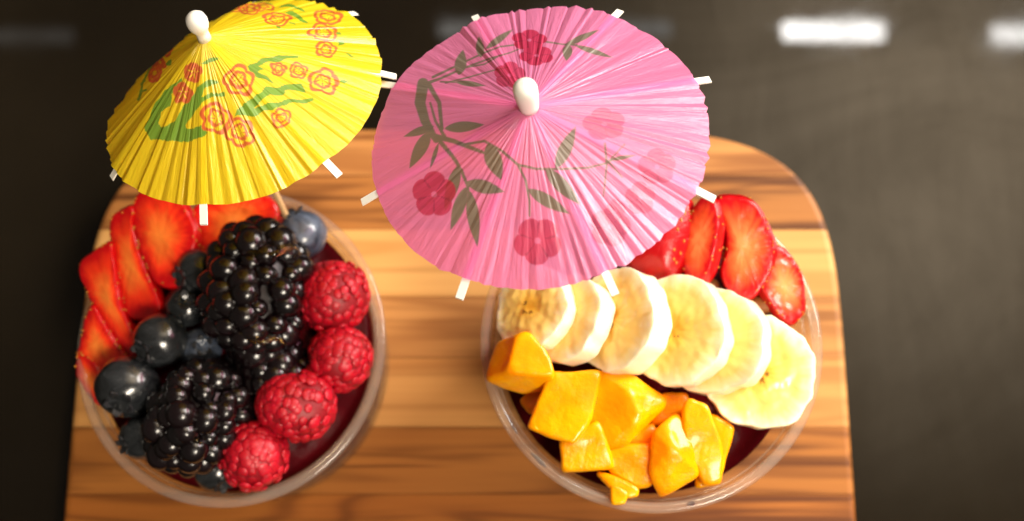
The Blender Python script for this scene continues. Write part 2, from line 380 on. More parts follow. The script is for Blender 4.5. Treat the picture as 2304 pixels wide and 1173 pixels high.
def strawberry(px, z, ncam, th, mat, label, grp, seed, bulge=.15, seeds=34, rows=(15, 16, 17, 18, 20, 22)):
    ol, c, nn = traced(px, z, ncam)
    o, V, N = lozenge('strawberry_slice', ol, c, nn, th, mat, edge=.1, dome=.06, bulge=bulge, wob=.05, seed=seed)
    r = random.Random(seed); SV = []; SF = []; ico = bmesh.new(); bmesh.ops.create_icosphere(ico, subdivisions=1, radius=1)
    iv = np.array([v.co[:] for v in ico.verts]); ifc = [[v.index for v in f.verts] for f in ico.faces]; ico.free()
    for k in range(seeds):
        j = r.randrange(N); row = r.choice(rows); p = V[row * N + j]; d = unit([p[0], p[1], 0]) if row < 25 else np.array([0, 0, -1.0])
        b = len(SV); R = np.stack(frame(d, np.array([0, 0, 1.0])), 1)
        SV += [p + d * .012 + R @ (q * np.array([.07, .045, .03])) for q in iv]; SF += [[b + i for i in f] for f in ifc]
    s = mesh('seeds', SV, SF, SEED, o); s['kind'] = 'stuff'
    return tag(o, label, 'strawberry', grp)

def banana(px, py, z, r, ncam, th, label, seed, squash=1.0):
    a = np.linspace(0, 2 * math.pi, 80, endpoint=False); rr = random.Random(seed); ph = rr.random() * 6
    rad = r * (1 + .022 * np.cos(5 * a + ph) + .022 * np.cos(3 * a + 2 * ph) + .012 * np.cos(11 * a + ph) + .008 * np.cos(17 * a + 3 * ph))
    ol = np.stack([rad * np.cos(a), rad * np.sin(a) * squash], 1)
    o, V, N = lozenge('banana_slice', ol, at(px, py, z), cam_dir(*ncam), th, BANANA, edge=.06, dome=.03, bulge=.02, wob=.08, seed=seed, nface=22)
    return tag(o, label, 'banana slice', 'banana slices in the cup')

def mango(pts, label, seed, depth=.9, bev=.07, zb=None):
    W3 = [at(*p) for p in pts]; c = np.array(W3).mean(0); W3 = [c + (p - c) * 1.06 for p in W3]; top = np.array(W3)
    for p in top:                            # lower face, drawn in a little
        if depth: W3.append(c + (p - c) * .86 - np.array([0, 0, depth]))
    bm = bmesh.new(); [bm.verts.new((p - c)) for p in W3]
    bmesh.ops.convex_hull(bm, input=bm.verts)
    bmesh.ops.delete(bm, geom=[v for v in bm.verts if not v.link_faces], context='VERTS')
    bmesh.ops.dissolve_limit(bm, angle_limit=.3, verts=bm.verts, edges=bm.edges)
    bmesh.ops.bevel(bm, geom=bm.edges[:], offset=bev, segments=3, profile=.6, affect='EDGES', clamp_overlap=True)
    bmesh.ops.triangulate(bm, faces=bm.faces[:])
    for _ in range(2):
        long = [e for e in bm.edges if e.calc_length() > .16]
        bmesh.ops.subdivide_edges(bm, edges=long, cuts=2, use_grid_fill=True); bmesh.ops.triangulate(bm, faces=[f for f in bm.faces if len(f.verts) > 3])
    for _ in range(3): bmesh.ops.smooth_vert(bm, verts=bm.verts, factor=.5, use_axis_x=True, use_axis_y=True, use_axis_z=True)
    bm.normal_update()
    for v in bm.verts:
        v.co += v.normal * (.09 + .05 * nz(v.co, 1.5, seed) + .012 * nz(v.co, 5, seed + 5))
    V = np.array([v.co[:] for v in bm.verts]); F = [[v.index for v in f.verts] for f in bm.faces]; bm.free()
    o = mesh('mango_chunk', V, F, MANGO, None, c); return tag(o, label, 'mango', 'mango chunks in the cup')

def ico_mesh(name, sub, mat, squash=1.0):
    bm = bmesh.new(); bmesh.ops.create_icosphere(bm, subdivisions=sub, radius=CM)
    m = bpy.data.meshes.new(name); bm.to_mesh(m); bm.free(); m.polygons.foreach_set('use_smooth', [True] * len(m.polygons)); m.materials.append(mat); return m
DR_B = ico_mesh('drupelet_black', 3, BLACK); DR_R = ico_mesh('drupelet_red', 3, RASP)

def drupe_berry(name, c, axis, L, Wd, count, size, md, coremat, label, cat, grp, seed, taper=.25, squash=1.0, hint=X, sink=.12, jit=1.0, corein=.42, flat=1.0, var=.14):
    e1, e2, n = frame(axis, hint); R = np.stack([e1, e2, n], 1); e = empty(name, c, R); r = random.Random(seed)
    t = np.linspace(0, math.pi, 24)
    def prof(z):                             # z in -1..1 -> radius, wider at the stem end
        return Wd * math.sqrt(max(0, 1 - abs(z) ** 2.4)) * (1 - taper * z)
    V, F = lathe([(max(.001, prof(z) - size * corein), z * (L - size * corein)) for z in np.cos(t)[::-1]], 32, 1, squash); mesh('core', V, F, coremat, e)
    ga = math.pi * (3 - math.sqrt(5))
    for i in range(count):
        z = 1 - 2 * (i + .5) / count; z = max(-.99, min(.99, z + r.uniform(-1, 1) * jit / count)); a = i * ga + r.uniform(-.12, .12) * (1 + jit); rr = prof(z) * (1 + r.uniform(-.05, .05) * (1 + jit))
        rr -= sink; p = Vector((rr * math.cos(a), rr * math.sin(a) * squash, z * (L - sink)))
        o = bpy.data.objects.new('drupelet', md); link(o, e); o.location = p * CM
        s = size * r.uniform(1 - var, 1 + var); d = Vector((math.cos(a) * (1 - abs(z) ** 3), math.sin(a) * (1 - abs(z) ** 3), z * .9)).normalized()
        o.scale = (s, s * r.uniform(.88, 1.05), s * flat * r.uniform(.95, 1.1)); o.rotation_euler = d.to_track_quat('Z', 'Y').to_euler()
    return tag(e, label, cat, grp)

def blueberry(px, py, z, r, crown, mat, label, seed):
    c = at(px, py, z); n = cam_dir(*crown); R = np.stack(frame(n), 1); e = empty('blueberry', c, R); na, nr = 56, 40; V = []
    for i in range(nr):
        th = math.pi * (i + .15) / (nr - .7)
        for k in range(na):
            a = 2 * math.pi * k / na; rad = r * (1 - .06 * math.cos(th) ** 2)
            rim = .34 + .03 * math.cos(5 * a)
            if th < rim: rad -= r * .16 * (1 - (th / rim) ** 2)
            rad += r * .035 * math.exp(-((th - rim) / .09) ** 2)
            p = np.array([math.sin(th) * math.cos(a), math.sin(th) * math.sin(a), math.cos(th)])
            V.append(p * (rad + r * .03 * nz(p, 1.7, seed)))
    F = grid_faces(nr, na).tolist() + [list(range(na))[::-1], list(range((nr - 1) * na, nr * na))]
    F = [f[::-1] for f in F]; mesh('skin', V, F, mat, e)
    CV = []; CF = []
    for k in range(5):                       # the little star of sepals
        a0 = 2 * math.pi * (k + .5) / 5; b = len(CV)
        for da, rr, zz in ((-.5, .30, .90), (0, .27, .89), (.5, .30, .90), (.28, .40, 1.0), (0, .47, 1.02), (-.28, .40, 1.0)):
            CV.append((r * rr * math.cos(a0 + da), r * rr * math.sin(a0 + da), r * zz))
        CV += [(x * 1.06, y * 1.06, z_ - r * .06) for x, y, z_ in CV[b:b + 6]]
        CF += [[b, b + 1, b + 2, b + 3, b + 4, b + 5], [b + 11, b + 10, b + 9, b + 8, b + 7, b + 6]] + [[b + j, b + 6 + j, b + 6 + (j + 1) % 6, b + (j + 1) % 6] for j in range(6)]
    mesh('crown', CV, CF, CROWN, e, smooth=False)
    return tag(e, label, 'blueberry', 'blueberries in the cup')

# ------------------------------------------------------------------ fruit in the banana and mango cup
banana(1192, 690, 10.25, 1.42, (-.52, .26, .80), .95, 'rounded banana slice at the end of the row, against the mango corner piece', 1)
banana(1268, 712, 10.15, 1.52, (-.66, .30, .70), .8, 'banana slice showing mostly its edge, second in the row from the mango corner piece', 2)
banana(1374, 718, 10.35, 1.76, (-.66, .24, .70), 1.05, 'thick tilted banana slice half under the pink umbrella, with dark seeds', 3)
banana(1512, 742, 10.15, 1.86, (-.48, .20, .85), .9, 'broad banana slice in the middle of the row with two seed marks', 4)
banana(1602, 766, 9.75, 1.82, (-.52, .20, .83), .85, 'banana slice mostly hidden between two broader slices', 5)
banana(1708, 838, 9.45, 1.90, (-.10, .16, 1), .85, 'widest banana slice lying flat against the cup rim', 6)

SG = 'strawberry slices in the banana cup'
strawberry([(1500, 470), (1548, 462), (1556, 520), (1540, 585), (1508, 636), (1468, 628), (1420, 600), (1432, 560), (1462, 515)], 9.3, (.2, -.1, -.95), .5, STRAW_R, 'deep red strawberry slice half hidden by the pink umbrella', SG, 11, .4, 46, (19, 21, 22, 24, 26, 27, 28))
strawberry([(1552, 480), (1578, 444), (1606, 452), (1616, 500), (1608, 560), (1594, 612), (1570, 640), (1545, 628), (1530, 590), (1536, 530)], 10.1, (-.55, .1, .84), .75, STRAW_R, 'strawberry slice with seeded red skin showing, beside the umbrella edge', SG, 12, seeds=46)
strawberry([(1613, 446), (1656, 440), (1699, 458), (1727, 501), (1745, 553), (1739, 596), (1718, 645), (1687, 676), (1656, 670), (1632, 645), (1622, 609), (1634, 566), (1630, 523), (1622, 480)], 10.0, (-.16, -.05, 1), .6, STRAW_R, 'large orange red strawberry slice facing up with wet gleams', SG, 13)
strawberry([(1738, 556), (1768, 562), (1797, 600), (1814, 650), (1812, 700), (1788, 731), (1758, 714), (1735, 684), (1716, 650), (1722, 600)], 9.5, (.22, .02, 1), .6, STRAW_R, 'small dark red strawberry slice leaning on the cup rim', SG, 14)

Z = lambda z, *p: [(a, b, z) for a, b in p]
mango(Z(10.5, (1165, 764), (1185, 752), (1228, 797), (1241, 843), (1146, 834)) + [(1124, 776, 9.75), (1100, 853, 9.7), (1178, 881, 9.4), (1232, 868, 9.6)], 'mango cube resting over the rim beside the end banana slice', 21, .5)
mango([(1240, 848, 10.2), (1257, 843, 10.2), (1346, 841, 10.1), (1341, 886, 10.15), (1324, 940, 10.1), (1289, 992, 10.0), (1263, 981, 10.0), (1194, 959, 9.95), (1213, 895, 10.1)], 'big square flat topped mango chunk', 22, .75)
mango([(1352, 841, 10.0), (1413, 848, 9.9), (1492, 899, 9.5), (1486, 918, 9.5), (1454, 959, 9.55), (1410, 994, 9.6), (1368, 1003, 9.6), (1330, 937, 9.7), (1418, 890, 10.25), (1438, 937, 10.1)], 'big ridged mango chunk with a bright wet edge under the bananas', 23, .9)
mango(Z(9.8, (1343, 953), (1314, 962), (1267, 991), (1356, 984)) + [(1270, 1056, 9.5), (1376, 1049, 9.5)], 'mango cube below the big square chunk', 24, .9)
mango(Z(9.5, (1375, 1010), (1461, 1003), (1467, 1035)) + [(1464, 1086, 9.1), (1438, 1092, 9.1), (1378, 1060, 9.3)], 'low mango cube beside the tall pointed piece', 25, .8)
mango(Z(9.2, (1400, 1000), (1467, 958), (1482, 990), (1461, 1010)), 'small mango piece tucked behind the low cube', 26, .7)
mango([(1499, 952, 9.9), (1524, 940, 9.7), (1550, 1003, 9.8), (1569, 1064, 9.5), (1530, 1092, 9.4), (1489, 1112, 9.3), (1467, 1060, 9.6), (1473, 1007, 9.85), (1476, 978, 9.9), (1512, 1010, 10.1)], 'tall pointed mango piece with a torn upper tip', 27, .7)
mango([(1551, 905, 9.9), (1588, 918, 9.9), (1612, 965, 9.8), (1622, 1010, 9.7), (1616, 1080, 9.4), (1585, 1084, 9.4), (1562, 1040, 9.6), (1546, 991, 9.8), (1543, 924, 9.9)], 'long narrow mango strip beside the widest banana slice', 28, .7)
mango(Z(9.0, (1600, 940), (1648, 965), (1630, 1040), (1613, 1086), (1570, 1092)), 'mango strip half hidden under the long narrow one', 29, .6)
mango(Z(9.0, (1490, 890), (1543, 890), (1545, 920), (1505, 950), (1468, 950)), 'shadowed mango piece under the banana row', 30, .6)
mango([(1347, 1066, 9.25), (1385, 1078, 9.4), (1434, 1102, 9.42), (1431, 1114, 9.4), (1405, 1117, 9.42), (1380, 1098, 9.45)], 'thin mango scrap lying across the cup rim', 31, .28, .05)
mango(Z(9.46, (1378, 1094), (1408, 1110), (1403, 1130), (1379, 1132)), 'tiny mango crumb stuck to the cup rim', 33, .14, .03)
mango(Z(8.9, (1174, 902), (1209, 874), (1225, 900), (1197, 928)), 'small mango piece beneath the cube on the rim', 32, .6)

def granola(px, py, z, r, seed, label):
    bm = bmesh.new(); bmesh.ops.create_icosphere(bm, subdivisions=3, radius=r)
    for v in bm.verts: v.co *= 1 + .35 * nz(v.co, 1.8, seed); v.co.z *= .8
    V = np.array([v.co[:] for v in bm.verts]); F = [[v.index for v in f.verts] for f in bm.faces]; bm.free()
    return tag(mesh('granola_cluster', V, F, GRANOLA, None, at(px, py, z)), label, 'granola', 'granola clumps')
for k, (a, b, z, r, lb) in enumerate([(1672, 690, 8.9, .40, 'round dark granola clump under the tip of the large strawberry slice'), (1712, 684, 8.8, .44, 'light brown granola clump beside the small dark strawberry slice'),
                                      (1600, 652, 8.9, .45, 'granola clump tucked between the seeded strawberry slice and the bananas')]): granola(a, b, z, r, 40 + k, lb)

def smear(px, py, rz, r, sq, seed):
    a = np.linspace(0, 2 * math.pi, 40, endpoint=False); ol = np.stack([r * (1 + .25 * np.cos(3 * a + seed) + .15 * np.cos(5 * a)) * np.cos(a), r * sq * (1 + .2 * np.cos(2 * a + seed)) * np.sin(a)], 1)
    p = at(px, py, rz); rad = p - RC; rad[2] = 0; rad = unit(rad); inw = unit(-rad + np.array([0, 0, .45])); tang = np.cross([0, 0, 1.0], rad)
    o, V, N = lozenge('puree_smear', ol, p, inw, .05, PUREE, edge=.02, dome=.01, bulge=0, wob=.01, seed=seed, hint=tang, nface=5)
    m = o.matrix_basis.copy(); o.parent = PUR_R; o.matrix_parent_inverse = Matrix.Translation(-PUR_R.location)
smear(1152, 950, 8.95, .34, .45, 1); smear(1214, 1034, 8.95, .3, .5, 2); smear(1556, 1132, 9.2, .14, .9, 3)

# ------------------------------------------------------------------ fruit in the berry cup
LG = 'strawberry slices in the berry cup'
strawberry([(430, 478), (480, 440), (560, 426), (612, 450), (628, 488), (600, 520), (530, 556), (462, 570), (438, 530)], 7.6, (.1, .15, 1), .6, STRAW_L, 'dark red strawberry piece behind the upright blackberry', LG, 51)
strawberry([(319, 426), (298, 456), (296, 490), (304, 535), (316, 570), (332, 606), (350, 636), (384, 648), (408, 632), (420, 596), (440, 545), (430, 492), (400, 440), (356, 412)], 8.3, (-.12, .1, 1), .6, STRAW_L, 'largest orange strawberry slice partly under the yellow umbrella', LG, 52)
strawberry([(296, 464), (262, 476), (246, 502), (246, 540), (252, 582), (261, 628), (272, 680), (296, 718), (336, 716), (360, 694), (352, 664), (330, 614), (310, 556), (297, 505)], 8.0, (-.22, .05, 1), .6, STRAW_L, 'long narrow strawberry slice beside the largest one', LG, 53)
strawberry([(244, 545), (200, 572), (180, 586), (179, 620), (193, 654), (207, 684), (236, 730), (268, 776), (300, 806), (312, 780), (288, 728), (272, 690), (262, 632), (254, 582)], 7.8, (-.2, .0, 1), .6, STRAW_L, 'bright strawberry slice bulging over the rim, third from the umbrella', LG, 54)
strawberry([(207, 686), (188, 718), (182, 752), (174, 792), (186, 826), (216, 846), (262, 834), (284, 806), (262, 772), (234, 730)], 7.5, (-.15, -.02, 1), .55, STRAW_L, 'short strawberry slice between its larger neighbour and a blueberry', LG, 55)
strawberry([(176, 790), (169, 833), (180, 866), (205, 902), (231, 916), (244, 886), (236, 850), (206, 812)], 7.2, (-.25, -.05, 1), .5, STRAW_L, 'lowest strawberry slice against the cup rim beside a crowned blueberry', LG, 56)

blueberry(677, 529, 7.4, .96, (-.3, .9, .3), BLUE_DUST, 'dusty slate blue blueberry behind the upright blackberry', 61)
blueberry(446, 612, 8.0, .84, (-.6, -.2, .7), BLUE_WET, 'wet blueberry between a strawberry slice and the upright blackberry', 62)
blueberry(362, 766, 8.2, .98, (-.5, -.35, .75), BLUE_WET, 'wet blueberry touching the narrow strawberry slice', 63)
blueberry(288, 870, 8.0, 1.12, (.0, -.45, .85), BLUE_WET, 'largest crowned blueberry between strawberry slices and the tilted blackberry', 64)
blueberry(420, 690, 7.5, .80, (.2, .3, .8), BLUE_WET, 'dark blueberry sunk among the blackberries and blueberries', 65)
blueberry(318, 985, 7.3, .78, (-.5, -.2, .5), BLUE_WET, 'blueberry half hidden behind the tilted blackberry by the rim', 66)
blueberry(452, 786, 7.6, .78, (.3, .2, .8), BLUE_DUST, 'greyish blueberry in the gap between the blackberries', 67)
blueberry(488, 1058, 6.9, .80, (.4, -.5, .5), BLUE_WET, 'dark blueberry by the rim beside the foremost raspberry', 68)

BBG = 'blackberries in the cup'
drupe_berry('blackberry', at(576, 655, 8.3), cam_dir(-.02, -.92, .28), 2.35, 1.62, 84, .50, DR_B, BLACKCORE, 'large upright glossy blackberry beside the raspberries', 'blackberry', BBG, 71, .10, var=.24)
drupe_berry('blackberry', at(444, 938, 8.2), cam_dir(-.5, -.78, .25), 1.85, 1.36, 74, .45, DR_B, BLACKCORE, 'tilted blackberry beside the largest crowned blueberry', 'blackberry', BBG, 72, .08, var=.24)
drupe_berry('blackberry', at(608, 822, 7.2), cam_dir(.5, -.5, .5), 1.4, 1.25, 60, .45, DR_B, BLACKCORE, 'shadowed blackberry sunk between the other blackberries and raspberries', 'blackberry', BBG, 73, .08, var=.24)
RBG = 'raspberries in the cup'
drupe_berry('raspberry', at(748, 667, 7.7), cam_dir(-.5, .3, .6), 1.26, 1.32, 250, .195, DR_R, RASPCORE, 'largest raspberry beside the dusty blueberry', 'raspberry', RBG, 81, .08, sink=.1, corein=.32, flat=.42, jit=.7, var=.2)
drupe_berry('raspberry', at(764, 806, 7.6), cam_dir(-.3, .5, .7), 1.20, 1.16, 250, .195, DR_R, RASPCORE, 'raspberry pressed against the rim between two other raspberries', 'raspberry', RBG, 82, .08, sink=.1, corein=.32, flat=.42, jit=.7, var=.2)
drupe_berry('raspberry', at(665, 912, 7.9), cam_dir(-.85, .15, .4), 1.47, 1.24, 250, .195, DR_R, RASPCORE, 'raspberry lying sideways beside the shadowed blackberry', 'raspberry', RBG, 83, .12, sink=.1, corein=.32, flat=.42, jit=.7, var=.2)
drupe_berry('raspberry', at(572, 1022, 7.5), cam_dir(.25, .35, .85), 1.26, 1.22, 250, .195, DR_R, RASPCORE, 'raspberry beside the tilted blackberry near the puree edge', 'raspberry', RBG, 84, .08, sink=.1, corein=.32, flat=.42, jit=.7, var=.2)

def honey(path, r, label):
    P = np.array([at(*p) for p in path]); t = np.linspace(0, 1, len(P)); tt = np.linspace(0, 1, 8 * len(P)); Q = np.stack([np.interp(tt, t, P[:, k]) for k in range(3)], 1)
    for _ in range(6): Q[1:-1] = .25 * Q[:-2] + .5 * Q[1:-1] + .25 * Q[2:]
    rr = [max(.025, r * .8 * (1 + .55 * nz(q, 1.9, 3)) * min(1, 4 * min(u, 1 - u) + .3)) for q, u in zip(Q, tt)]
    V, F = tube(Q, rr, 10); c = V.mean(0); tag(mesh('honey_drizzle', V - c, F, HONEY, None, c), label, 'honey', 'honey drizzles on the blackberries')
honey([(500, 545, 9.55), (530, 548, 9.85), (560, 566, 10.0), (590, 572, 10.05), (622, 572, 9.95), (648, 556, 9.7), (668, 560, 9.4)], .13, 'honey strand wrapped across the top of the large upright blackberry')
honey([(478, 640, 9.2), (484, 700, 9.3), (500, 706, 9.5), (520, 690, 9.7), (532, 720, 9.8)], .10, 'honey trickle down the side of the large upright blackberry')
honey([(556, 765, 9.75), (590, 772, 9.8), (625, 760, 9.6), (640, 775, 9.3)], .08, 'thin honey trickle on the lower end of the large upright blackberry')
honey([(388, 905, 9.2), (400, 930, 9.4), (425, 955, 9.55), (440, 990, 9.45), (455, 1000, 9.3)], .10, 'honey trickle over the tilted blackberry')

# ------------------------------------------------------------------ paper umbrellas
def seg_cov(px, py, pts, w, aa):
    best = np.full(px.shape, 1e9)
    ws = w if hasattr(w, '__len__') else [w] * len(pts)
    for (x0, y0), (x1, y1), w0, w1 in zip(pts[:-1], pts[1:], ws[:-1], ws[1:]):
        dx, dy = x1 - x0, y1 - y0; t = np.clip(((px - x0) * dx + (py - y0) * dy) / (dx * dx + dy * dy + 1e-9), 0, 1)
        best = np.minimum(best, np.hypot(px - x0 - t * dx, py - y0 - t * dy) - (w0 + (w1 - w0) * t) / 2)
    return np.clip(.5 - best / aa, 0, 1)
def leaf_cov(px, py, b, tip, hw, aa):
    b = np.array(b, float); d = np.array(tip, float) - b; L = np.hypot(*d); d /= L
    s = ((px - b[0]) * d[0] + (py - b[1]) * d[1]) / L; w = -(px - b[0]) * d[1] + (py - b[1]) * d[0]
    prof = hw * np.sin(np.pi * np.clip(s, 0, 1) ** .8) ** .9 - 1.0
    ins = (s > 0) & (s < 1); return np.where(ins, np.clip(.5 - (np.abs(w) - prof) / aa, 0, 1), 0)
def flower_sd(px, py, cx, cy, R, sq=1.0, rot=0.0, k=5):
    x, y = px - cx, (py - cy) / sq; a = np.arctan2(y, x) + rot; r = np.hypot(x, y)
    return r - R * (.80 + .20 * np.abs(np.cos(k * a / 2)) ** .7 * 1.0)
def poly_cov(px, py, P):
    P = np.array(P, float); ins = np.zeros(px.shape, bool)
    for (x0, y0), (x1, y1) in zip(P, np.roll(P, -1, 0)):
        c = ((y0 > py) != (y1 > py)) & (px < (x1 - x0) * (py - y0) / (y1 - y0 + 1e-12) + x0); ins ^= c
    return ins.astype(float)

def print_pink(px, py):
    x = (px - 800) * 1.725; y = py * 1.725; aa = 3.0
    g = np.zeros(x.shape); f = np.zeros(x.shape); dk = np.zeros(x.shape)
    for pts, w in [([(262, 325), (250, 400), (270, 470), (312, 545)], [44, 42, 36, 22]), ([(285, 330), (325, 400), (335, 500)], [20, 16, 14]),
                   ([(290, 400), (310, 470), (345, 530)], [8, 10, 14]),
                   ([(245, 335), (330, 305), (420, 265), (520, 228), (600, 205), (650, 185)], [16, 9, 8, 7, 5, 4]), ([(300, 300), (400, 252), (500, 205), (560, 182), (640, 172)], [10, 7, 7, 6, 5]),
                   ([(350, 322), (440, 300), (530, 275), (590, 262)], [7, 6, 5, 4]), ([(430, 262), (500, 250), (560, 215)], 6), ([(330, 318), (420, 320), (470, 330)], 6),
                   ([(310, 530), (380, 548), (450, 575), (520, 602)], [22, 18, 16, 10]), ([(420, 562), (500, 548), (570, 588), (630, 640), (700, 656), (800, 657), (900, 652), (970, 635), (1030, 605)], [10, 10, 11, 11, 9, 9, 8, 7, 4]),
                   ([(320, 540), (380, 612), (412, 665), (435, 722), (442, 780)], [18, 15, 13, 11, 8]), ([(630, 640), (660, 700), (675, 780), (675, 838)], [10, 9, 8, 7]),
                   ([(968, 558), (975, 640), (962, 762)], [8, 8, 5]), ([(975, 622), (1035, 688)], [8, 4]), ([(1045, 560), (978, 632)], [4, 7]), ([(735, 162), (800, 172), (860, 176)], 6)]:
        g = np.maximum(g, seg_cov(x, y, pts, w, aa))
    for b, tp, hw in [((345, 500), (502, 484), 22), ((305, 490), (184, 532), 17), ((290, 508), (208, 656), 26), ((322, 555), (288, 660), 9), ((512, 560), (566, 700), 34),
                      ((738, 655), (872, 796), 28), ((778, 655), (856, 490), 27), ((668, 735), (832, 832), 25), ((428, 708), (580, 746), 27), ((402, 640), (345, 822), 25),
                      ((430, 725), (368, 896), 24), ((442, 740), (474, 962), 25), ((385, 318), (508, 334), 12), ((400, 292), (418, 192), 24), ((487, 225), (478, 140), 17),
                      ((505, 190), (614, 112), 14), ((810, 178), (950, 114), 13), ((826, 172), (818, 238), 20), ((850, 176), (1002, 226), 12), ((985, 622), (1092, 602), 9)]:
        g = np.maximum(g, leaf_cov(x, y, b, tp, hw, aa))
    for cx, cy, R, sq, rot, op in [(305, 755, 86, 1.05, .3, .9), (706, 936, 94, 1.0, .9, .85), (674, 156, 70, .58, .2, 1), (702, 216, 68, .58, .8, 1), (598, 292, 62, .85, .2, .85),
                                   (965, 482, 85, .75, .5, .5), (988, 880, 80, 1.0, .1, .55), (1170, 648, 75, .95, .4, .5), (1105, 770, 60, 1.1, .4, .5), (1010, 820, 40, 1.2, .4, .4)]:
        sd = flower_sd(x, y, cx, cy, R, sq, rot); f = np.maximum(f, op * np.clip(.5 - sd / aa, 0, 1))
        a = np.arctan2((y - cy) / sq, x - cx) + rot; r = np.hypot(x - cx, (y - cy) / sq)
        dk = np.maximum(dk, op * ((np.abs(np.sin(2.5 * a)) > .985 - .0 * r) & (r < R * .75) & (r > R * .18)) * .7)
        f = np.where(r < R * .13, f * .35, f)
    return g, f, dk
def print_yellow(px, py):
    x = (px - 220) * 2.3456; y = py * 2.3456; aa = 4.0
    x, y = x + 5 * np.sin(y / 21) + 3 * np.sin(x / 13 + y / 17), y + 5 * np.sin(x / 23 + 1) + 3 * np.sin(y / 11 - x / 19)      # a loose hand-printed line
    g = np.zeros(x.shape); f = np.zeros(x.shape)
    for P in [[(250, 670), (300, 560), (350, 470), (450, 420), (452, 436), (385, 492), (388, 552), (332, 590), (315, 650), (340, 670), (400, 640), (480, 530), (520, 460), (560, 435), (640, 424), (640, 442), (565, 468), (540, 512), (660, 480), (668, 500), (565, 530), (520, 575), (485, 620), (460, 660), (475, 682), (560, 658), (582, 710), (440, 757), (380, 738), (340, 736), (280, 746)],
              [(718, 612), (800, 520), (900, 462), (1080, 440), (1092, 482), (1030, 486), (985, 476), (968, 505), (900, 498), (830, 572), (960, 532), (1130, 518), (1142, 534), (980, 556), (830, 612)],
              [(786, 345), (880, 312), (960, 290), (1060, 298), (1060, 306), (940, 322), (838, 350), (880, 372), (836, 380), (930, 430), (930, 437), (850, 410), (810, 385)],
              [(540, 340), (575, 318), (640, 304), (636, 316), (570, 345)], [(1268, 428), (1300, 426), (1330, 438), (1310, 448)], [(400, 205), (420, 170), (470, 140), (500, 108), (508, 130), (470, 170), (430, 195)],
              [(332, 352), (372, 316), (390, 312), (382, 336)], [(600, 62), (640, 42), (730, 10), (740, 18), (660, 52)], [(980, 64), (1030, 66), (1080, 96), (1112, 122), (1060, 106)], [(960, 34), (1010, 22), (1080, 40), (1100, 58), (1030, 44)],
              [(1245, 158), (1285, 168), (1292, 182), (1250, 180)], [(1262, 208), (1292, 222), (1300, 238), (1262, 238)], [(1300, 283), (1340, 290), (1362, 306), (1336, 306)], [(938, 128), (966, 136), (976, 152), (944, 144)], [(820, 8), (900, 16), (935, 20), (900, 26)]]:
        g = np.maximum(g, poly_cov(x, y, P))
    for pts, w in [([(212, 522), (240, 440), (262, 380), (318, 262)], 11), ([(222, 480), (250, 470)], 9), ([(232, 440), (256, 425)], 9), ([(250, 395), (290, 372)], 9), ([(265, 350), (300, 330)], 9), ([(440, 190), (470, 186), (500, 150)], 9), ([(1010, 128), (1040, 134)], 8)]:
        g = np.maximum(g, seg_cov(x, y, pts, w, aa))
    for cx, cy, R, sq, rot, dbl in [(746, 426, 88, 1.0, .3, 1), (1192, 430, 86, .85, .1, 1), (1056, 374, 54, .9, .4, 1), (950, 360, 46, .85, .2, 1), (622, 624, 88, 1.0, .2, 1), (752, 700, 84, 1.0, .7, 1), (966, 622, 58, .95, .4, 1),
                                    (1212, 90, 82, .5, .3, 1), (1192, 172, 84, .6, .6, 1), (1202, 262, 60, .8, .1, 1), (942, 100, 84, .45, .2, 1), (800, 46, 66, .5, .1, 1), (880, 40, 60, .4, .5, 1), (740, 40, 70, .4, .5, 1), (362, 252, 40, 1.3, .2, 1), (300, 390, 36, 1.5, .5, 1), (330, 330, 30, 1.3, .5, 1)]:
        sd = flower_sd(x, y, cx, cy, R, sq, rot); wd = max(7.0, R * .115)
        f = np.maximum(f, np.clip(.5 + (wd - np.abs(sd + wd)) / aa, 0, 1))
        sd2 = flower_sd(x, y, cx, cy, R * .48, sq, rot + .6)
        f = np.maximum(f, np.clip(.5 + (wd * .8 - np.abs(sd2)) / aa, 0, 1))
        xx, yy = x - cx, (y - cy) / sq
        f = np.maximum(f, ((np.abs(np.sin(2.5 * (np.arctan2(yy, xx) + rot))) > .96) & (np.hypot(xx, yy) < R * .42)) * 1.0)
    for cx, cy, R in [(502, 382, 52), (446, 496, 54)]:
        sd = flower_sd(x, y, cx, cy, R, 1.1, .3); a = np.arctan2(y - cy, x - cx) + .3; r = np.hypot(x - cx, y - cy)
        star = (np.abs(np.sin(2.5 * a)) * r < 7) & (r < R * .6) & (r > R * .12) & (np.cos(5 * a) > 0)
        f = np.maximum(f, np.clip(.5 - sd / aa, 0, 1) * (1 - star))
    g = g * (1 - np.clip(f, 0, 1)); return g, f, np.zeros(x.shape)

